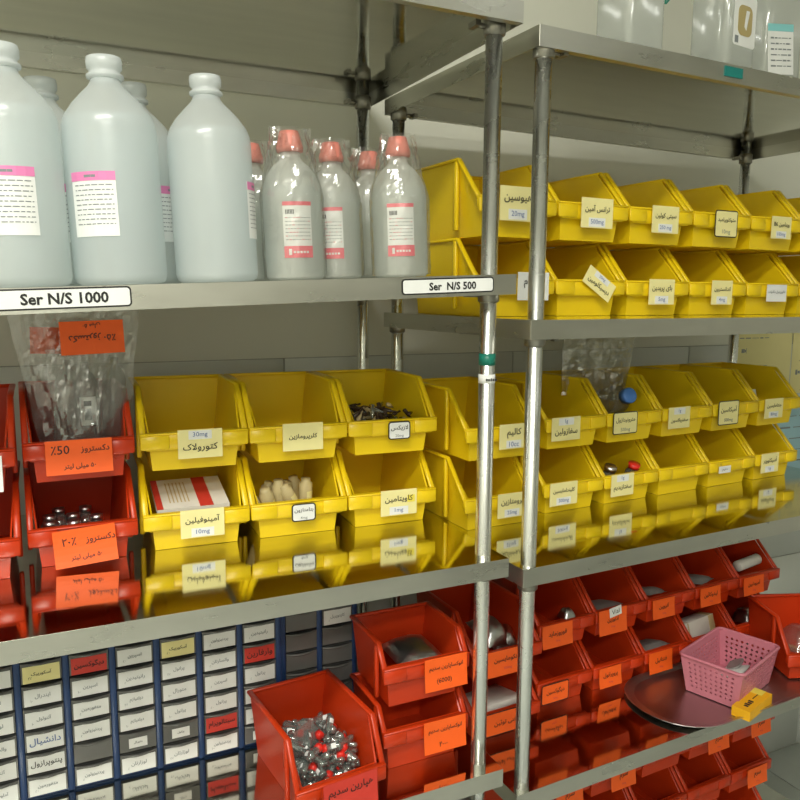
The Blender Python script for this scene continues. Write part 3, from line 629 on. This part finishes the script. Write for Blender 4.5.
for i, (x, y, z, r) in enumerate(((-.030, .0, .038, .06), (.006, -.004, .034, -.03), (.040, .003, .040, .05))):
    v = put('plastic_vial', vm, None, (bag.location.x+x, bag.location.y+y, bag.location.z+z-.012), (0, r, 0), label='clear plastic vial inside the crinkled bag', cat='vial', group='vials in the crinkled bag')
    if i == 1:
        mb = MB(); mb.box(-.0115, .0115, -.0005, 0, -.022, .022, 0); mb.box(-.006, .005, -.001, -.0004, .008, .016, 1); mb.box(-.006, .004, -.001, -.0004, -.014, .004, 2)
        put('label', mb.mesh('label', ['white', 'ink', 'greyink']), v, (0, -.0172, .066))

# ------------------------------------------------------------------ things in the bins
def bmini(name, mb, mats, P, rot, label, cat, group=None, bev=0.0, scale=None):
    me = mb.mesh(name, mats)
    if bev: bevelled(me, bev, 1, 50)
    return put(name, me, None, P, rot, label=label, cat=cat, group=group, scale=scale)
# dark bottles in the lower dextrose bin
bt = MB().lathe([(0, 0), (.015, 0), (.016, .003), (.016, .034), (.012, .042), (.0085, .045), (.0085, .050)], 20).mesh('glass_vial', ['glass'])
bc = MB().lathe([(.0095, .047), (.0098, .056), (.0, .0565)], 16).mesh('cap', ['silver'])
for i, (x, y) in enumerate(((-.045, .050), (-.010, .046), (-.046, .088), (-.012, .084), (.022, .062), (-.030, .125), (.006, .122))):
    v = put('glass_vial', bt, None, (RB.x+x, RB.y+y, z3+.005), (random.uniform(-.06, .06), random.uniform(-.06, .06), 0), label='silver-capped glass vial in the lower red dextrose bin', cat='vial', group='silver-capped vials'); put('cap', bc, v)
# carton with red stripe
def inbin(b, x, y, z): return b.matrix_basis @ Vector((x, y, z))
bx = MB().box(-.058, .058, -.050, .060, 0, .010, 0); bx.box(.010, .032, -.0502, .060, .0098, .0105, 1); bx.box(-.058, -.048, -.0502, .060, .0098, .0105, 1)
for k in range(6): bx.box(-.036+.006*k, -.034+.006*k, -.03, .045, .0099, .0103, 2)
C0 = rowL(0, 0)
bmini('flat_carton', bx, ['carton', 'redpaper', 'tan'], C0+Vector((.0, .075, .066)), (math.radians(12), 0, -.03), 'flat white carton with red stripes in the aminophylline bin', 'carton')
# beige vials
D0 = rowL(1, 0); vv = [(0, 0), (.0105, 0), (.012, .002), (.012, .036), (.0085, .040), (.0085, .046), (.0, .0465)]
vme = MB().lathe(vv, 16).mesh('beige_vial', ['vial']); vband = MB().lathe([(.0123, .010), (.0123, .024)], 16, a0=-1.2, a1=.4).mesh('print_band', ['cream'])
rng = random.Random(12)
for i, (x, y, z, rx, ry) in enumerate(((-.055, .075, .030, .5, -.5), (-.034, .070, .034, .25, -.35), (-.014, .082, .040, .15, -.1), (.010, .074, .036, .3, -.4), (.034, .080, .038, .1, .05), (.050, .072, .012, .9, .5), (.0, .110, .030, .2, .2), (-.035, .112, .032, .3, .1), (.030, .120, .034, .1, -.2), (-.045, .062, .012, 1.0, .9))):
    v = put('beige_vial', vme, None, D0+Vector((x, y, z)), (rx, ry, rng.uniform(-.5, .5)), label='beige paper-wrapped vial lying in the lower bin under chlorpromazine', cat='vial', group='beige vials'); put('print_band', vband, v)
# dark ampoules heaped in the upper lasix bin: too fine to count
E1 = rowL(2, 1); hm = MB(); rng = random.Random(2)
for i in range(150):
    x = rng.uniform(-.062, .062); y = rng.uniform(.03, .20); z = .024+rng.uniform(0, .050)*(1 if y < .14 else .8)
    hm.lathe([(0, -.012), (.004, -.011), (.004, .006), (.002, .009), (.0022, .016), (0, .017)], 6, rng.choice((0, 0, 0, 1, 2)), Tm(x, y, z, rng.uniform(0, 3), rng.uniform(0, 3), rng.uniform(0, 3)))
o = put('dark_ampoules', hm.mesh('dark_ampoules', ['darkglass', 'glass', 'tan']), None, E1, label='heap of tiny dark ampoules in the upper bin with bordered card', cat='ampoules', kind='stuff')
# ampoules in the front red bin
am_b = MB(); am_b.lathe([(0, 0), (.0058, .0), (.0065, .002), (.0065, .024), (.003, .029), (.003, .033), (.0045, .036), (.004, .042), (0, .044)], 12, 0); am_b.lathe([(.0068, .006), (.0068, .014)], 12, 1, a0=0, a1=1.2)
am_b.v = [(x, y, z-.022) for x, y, z in am_b.v]
am_mesh = am_b.mesh('glass_ampoule', ['glass', 'white'])
am_r = MB(); am_r.lathe([(0, 0), (.0058, .0), (.0065, .002), (.0065, .024), (.004, .029)], 12, 0); am_r.lathe([(.0068, .023), (.0070, .031), (.0055, .033), (0, .033)], 12, 1)
am_r.v = [(x, y, z-.017) for x, y, z in am_r.v]
am_rmesh = am_r.mesh('glass_ampoule', ['glass', 'redcap'])
rng = random.Random(21); PBo = PB.location
for lay in range(5):
    for i in range(6):
        for j in range(6):
            x = -.055+.021*i+rng.uniform(-.006, .006); y = .034+.026*j+rng.uniform(-.007, .007); z = .014+.0125*lay+rng.uniform(-.003, .003)
            if lay == 4 and (j > 3 or rng.random() < .35): continue
            x = max(-.034, min(.036, x)); y = max(.062, min(y, .165)); z += .004
            redc = rng.random() < .42 and x > -.02 and y < .13
            put('glass_ampoule', am_rmesh if redc else am_mesh, None, PB.matrix_basis @ Vector((x, y, z)), (rng.uniform(1.0, 2.1), rng.uniform(-.4, .4), rng.uniform(0, 6.28)),
                label='clear glass ampoule with red cap in the front red bin' if redc else 'clear glass ampoule heaped in the front red bin', cat='ampoule', group='red-capped ampoules in the front red bin' if redc else 'clear ampoules in the front red bin')
tr = MB(); tr.box(-.030, .030, -.0006, 0, 0, .050); tr.box(-.030, -.0294, 0, .03, 0, .045); tr.box(.0294, .030, 0, .03, 0, .045); tr.box(-.03, .03, 0, .03, 0, .0006)
bmini('clear_blister', tr, ['clear'], PBo+Vector((-.022, .085, .046)), (-.35, .1, .75), 'clear plastic blister tray lying on the ampoules', 'tray')
# foil packs
def packet(w, d, h, name, matn, P, rot, label, seed=1, cat='packet'):
    if matn == 'packet': h *= .45
    mb = MB(); n = 8; vs = []; fs = []
    for s in (0, 1):
        for j in range(n+1):
            for i in range(n+1):
                u, v = i/n*2-1, j/n*2-1; q = noise.noise(Vector((u*2+seed, v*2, s)))
                vs.append((u*w/2, v*d/2, (h*(1-u**4)*(1-v**4)*(1 if s else .15))+.003*q*(1-u**2)))
    N = (n+1)**2
    for s in (0, 1):
        for j in range(n):
            for i in range(n):
                a = s*N+j*(n+1)+i; f = (a, a+1, a+n+2, a+n+1); fs.append(f if s else f[::-1])
    mb.add(vs, fs, 0, True); return bmini(name, mb, [matn], P, rot, label, cat)
packet(.085, .09, .018, 'foil_pack', 'foil', (-.105, .125, z4+.1085+.060), (.10, 0, .06), 'silver foil syringe pack in the upper enoxaparin bin', 3)
v0 = Vector((.100, .138, zr4-.012))
packet(.06, .07, .03, 'foil_pack', 'foil', v0+Vector((-.012, .06, .1985)), (.4, .2, .3), 'crumpled silver pack in the vancomycin bin', 5)
packet(.05, .06, .025, 'foil_pack', 'foil', v0+Vector((.030, .07, .175)), (.3, .0, -.3), 'second silver pack in the vancomycin bin, behind the post', 6)
bmini('white_leaflet', MB().box(-.05, .05, -.04, .05, 0, .012), ['carton'], v0+Vector((.012, .075, .046)), (-.2, 0, .1), 'white carton in the phenytoin bin behind the post', 'carton', bev=.001)
rp = lambda k, lev: row_pos(.202, .188, .048, .145, k, zr4+lev*(BH*.93+.0005))
packet(.03, .03, .02, 'foil_pack', 'foil', rp(0, 1)+Vector((.012, .022, .055)), (0, 0, 0), 'bit of silver foil in the first upper red bin', 7)
mb = MB(); mb.box(-.016, .016, -.0006, 0, -.010, .010, 0); write(mb, 'Vial', 0, 0, .024, .010, 1, -.0009)
bmini('paper_tag', mb, ['white', 'ink'], rp(1, 1)+Vector((-.026, -.0075, .058)), (0, -.15, .04), 'small white printed tag clipped to the second upper red bin', 'tag')
packet(.08, .08, .02, 'dark_packet', 'packet', rp(1, 1)+Vector((.0, .07, .035)), (-.2, 0, .2), 'dark packet in the second upper red bin', 8)
packet(.07, .07, .03, 'grey_packet', 'packet', rp(2, 1)+Vector((-.022, .06, .045)), (-.3, .1, .2), 'grey packet in the third upper red bin', 9)
packet(.06, .08, .025, 'grey_packet', 'packet', rp(3, 1)+Vector((-.020, .06, .050)), (-.2, .0, .3), 'pale packet in the fourth upper red bin', 10)
packet(.08, .07, .025, 'grey_packet', 'packet', rp(2, 0)+Vector((-.010, .06, .040)), (-.3, .0, .1), 'grey packet in the third lower red bin', 11)
bmini('white_roll', MB().lathe([(0, 0), (.011, 0), (.013, .003), (.013, .078), (.011, .081), (0, .081)], 16), ['carton'], rp(4, 1)+Vector((-.030, .045, .065)), (0, math.radians(86), .1), 'white plastic tube lying in the fifth upper red bin', 'tube')
bx = MB().box(-.05, .05, -.02, .02, 0, .045, 0); bx.box(.030, .0502, -.0202, .0202, -.0002, .0452, 1); bx.box(-.042, -.036, -.0202, .0202, -.0002, .0452, 1)
bmini('medicine_carton', bx, ['carton', 'tan'], rp(3, 0)+Vector((-.008, .050, .034)), (-.25, -.05, .1), 'white and tan carton in the fourth lower red bin', 'carton', bev=.0008)
packet(.05, .05, .03, 'clear_pack', 'foil', rp(4, 0)+Vector((.018, .05, .042)), (-.2, .0, .2), 'foil pack in the fifth lower red bin behind the basket', 13)
# capped vials in the ceftazidime bin, carton in the end bin
gp = lambda k, lev: row_pos(.226, .220, .056, .157, k, zr3+lev*(BH+.0005))
vb2 = MB().lathe([(0, 0), (.014, 0), (.0145, .002), (.0145, .040), (.010, .048), (.010, .052)], 18).mesh('glass_vial', ['glass'])
for x, cm, t in ((-.034, 'silver', 'silver'), (.030, 'redcap', 'red')):
    v = put('glass_vial', vb2, None, gp(1, 0)+Vector((x, .050, .020)), (.35, 0, 0), label='glass vial with %s cap in the ceftazidime bin' % t, cat='vial'); put('cap', MB().lathe([(.0125, .050), (.013, .060), (.0, .0605)], 18).mesh('cap', [cm]), v)
bmini('small_carton', MB().box(-.014, .014, -.012, .012, 0, .03), ['white'], gp(4, 1)+Vector((-.035, .06, .050)), (-.2, 0, .3), 'little white carton in the upper yellow end bin', 'carton', bev=.001)
# bottle in a bag in the metronidazole bin
hb = put('bagged_bottle', None, None, gp(1, 1)+Vector((.020, .085, .078)), (math.radians(72), .05, -.12), label='clear bottle with blue cap in a crumpled bag, lying in the metronidazole bin', cat='bottle')
put('bottle_body', MB().lathe([(0, 0), (.028, 0), (.031, .004), (.031, .075), (.022, .092), (.013, .098), (.013, .112)], 24).mesh('bottle_body', ['clear']), hb, (0, 0, -.070))
put('cap', MB().lathe([(.0165, .104), (.017, .120), (.015, .122), (0, .122)], 24).mesh('cap', ['bluecap']), hb, (0, 0, -.070))
bg = sheet(.170, .200, .165, 9, .016, bulge=.045); put('bag_film', bg.mesh('bag_film', ['bagmilk']), hb, (-.045, .010, -.020), (-1.25, .1, 0))

# ------------------------------------------------------------------ tray, basket, box and bin on the right unit's fourth shelf
tc = R2W(.652, .094, zr4+.0006)
def oval(w, d, r, z): return [(x, y, z) for x, y in rrect(w, d, r, 8)]
lev = [oval(.51, .190, .085, .0), oval(.510, .190, .085, .0012), oval(.54, .208, .097, .0060), oval(.556, .220, .104, .0075), oval(.558, .222, .105, .0065), oval(.542, .210, .098, .0047), oval(.512, .192, .086, 0)]
n = len(lev[0]); vs = [p for l in (lev[1:]) for p in l]; fs = [tuple(range(n))]
for i in range(len(lev)-2):
    for k in range(n): k2 = (k+1) % n; fs.append((i*n+k, (i+1)*n+k, (i+1)*n+k2, i*n+k2))
fs.append(tuple(range((len(lev)-2)*n+n-1, (len(lev)-2)*n-1, -1)))
put('steel_tray', MB().add(vs, fs, 0, False).mesh('steel_tray', ['tray']), None, tc, (0, 0, PHI), label='dull steel tray with rounded ends under the pink basket', cat='tray')
zt = zr4+.0024
def basket():
    w0, d0, w1, d1, h = .160, .106, .184, .128, .080
    b = put('basket', None, None, (.634, .106, zt+.0015), (0, 0, .32), label='small pink perforated plastic basket on the steel tray', cat='basket')
    def lerp(a, b_, t): return a+(b_-a)*t
    for (sx, sy) in ((0, -1), (0, 1), (-1, 0), (1, 0)):
        bm = bmesh.new(); ln0, ln1 = (w0, w1) if sx == 0 else (d0, d1); off0, off1 = (d0/2, d1/2) if sx == 0 else (w0/2, w1/2)
        nx = 15 if sx == 0 else 11; nz = 8
        def P(u, t):
            a = (u-.5)*lerp(ln0, ln1, t); o = lerp(off0, off1, t); z = h*t
            return (a, sy*o, z) if sx == 0 else (sx*o, a, z)
        for j in range(nz):
            for i in range(nx):
                u0, u1, t0, t1 = i/nx, (i+1)/nx, j/nz, (j+1)/nz
                q = [bm.verts.new(P(*p)) for p in ((u0, t0), (u1, t0), (u1, t1), (u0, t1))]
                if (j in (0, nz-1)) or i in (0, nx-1): bm.faces.new(q); continue
                um, tm = (u0+u1)/2, (t0+t1)/2; e = .32; du, dt = (u1-u0)*e, (t1-t0)*e
                if (i+j) % 2: du *= .9; dt *= .9
                r = [bm.verts.new(P(*p)) for p in ((um, tm-dt), (um+du, tm), (um, tm+dt), (um-du, tm))]
                m4 = [bm.verts.new(P(*p)) for p in ((um, t0), (u1, tm), (um, t1), (u0, tm))]
                bm.faces.new((q[0], m4[0], r[0], r[3], m4[3])); bm.faces.new((q[1], m4[1], r[1], r[0], m4[0])); bm.faces.new((q[2], m4[2], r[2], r[1], m4[1])); bm.faces.new((q[3], m4[3], r[3], r[2], m4[2]))
        bmesh.ops.remove_doubles(bm, verts=bm.verts[:], dist=1e-5); bmesh.ops.recalc_face_normals(bm, faces=bm.faces[:])
        me = bpy.data.meshes.new('basket_side'); bm.to_mesh(me); bm.free(); me.materials.append(MT['basket']); o = put('basket_side', me, b)
        md = o.modifiers.new('thickness', 'SOLIDIFY'); md.thickness = .0018; md.offset = 0
    put('basket_base', MB().box(-w0/2, w0/2, -d0/2, d0/2, 0, .002).mesh('basket_base', ['basket']), b)
    pts = [(x, y, h) for x, y in rrect(w1+.004, d1+.004, .012)]; put('rim', MB().tube(pts+[pts[0], pts[1]], .0035, 8).mesh('rim', ['basket']), b)
    return b
bk = basket()
bmini('paper_sleeve', MB().box(-.042, .042, -.022, .022, 0, .004), ['white'], (.618, .080, zt+.048), (-.25, .10, .45), 'white folded paper sleeve lying in the pink basket', 'paper', bev=.0008)
bmini('plastic_sachet', MB().prism(rrect(.06, .03, .012), -.002, .002), ['packet'], (.648, .104, zt+.048), (1.1, .05, .5), 'grey sachet leaning in the pink basket behind the paper sleeve', 'packet')
bx = MB().box(-.052, .052, -.018, .018, 0, .020, 0)
for k in range(4): bx.box(-.036+.008*k, -.030+.008*k, -.006, .002+.002*(k % 2), .0199, .0203, 1)
bx.box(.004, .036, .000, .002, .0199, .0203, 1); bx.box(.028, .0521, -.006, .0182, .018, .0205, 2)
bmini('yellow_carton', bx, ['boxyellow', 'ink', 'dot'], (.604, .020, zt+.0005), (0, 0, .30), 'small yellow carton in front of the pink basket', 'carton')
tb_ = add_bin('redshort', (.822, .030, zt+.004), -.36, 'single red bin standing on the steel tray beside the pink basket', None, (1, 1.1, 1.05))
packet(.08, .07, .05, 'clear_pack', 'wrap', Vector(tb_.location)+Vector((.015, .075, .045)), (0, .1, .2), 'crumpled clear pack in the single red bin on the tray', 15)

# ------------------------------------------------------------------ papers taped to the tiled wall
def paper(name, x0, x1, z0, z1, m, label, rows, seed):
    mb = MB(); mb.box(x0, x1, -.0006, 0, z0, z1, 0); rng = random.Random(seed)
    for (cx, cz, w, h) in rows: scrawl(mb, cx, cz, w, h, 1, -.0009, rng)
    return put(name, mb.mesh(name, [m, 'greyink']), None, (0, YB-.0025, ZC), label=label, cat='paper')
paper('wall_notice', 1.165, 1.40, -.29, -.07, 'poster', 'yellow printed notice on the tiled wall behind the end bins', [(1.24, -.118-.008*0, .12, .004), (1.20, -.155, .02, .018), (1.24, -.20, .12, .004), (1.22, -.25, .09, .004)], 3)
paper('wall_notice', 1.405, 1.66, -.29, -.05, 'poster', 'second yellow printed notice further along the tiled wall', [(1.53, -.19, .18, .004), (1.44, -.225, .03, .02), (1.53, -.28, .16, .004)], 5)
paper('wall_notice', 1.25, 1.64, -.62, -.30, 'bluepaper', 'blue printed notice on the tiled wall below the yellow ones', [(1.46, -.36-.035*k, .26, .006) for k in range(7)], 7)
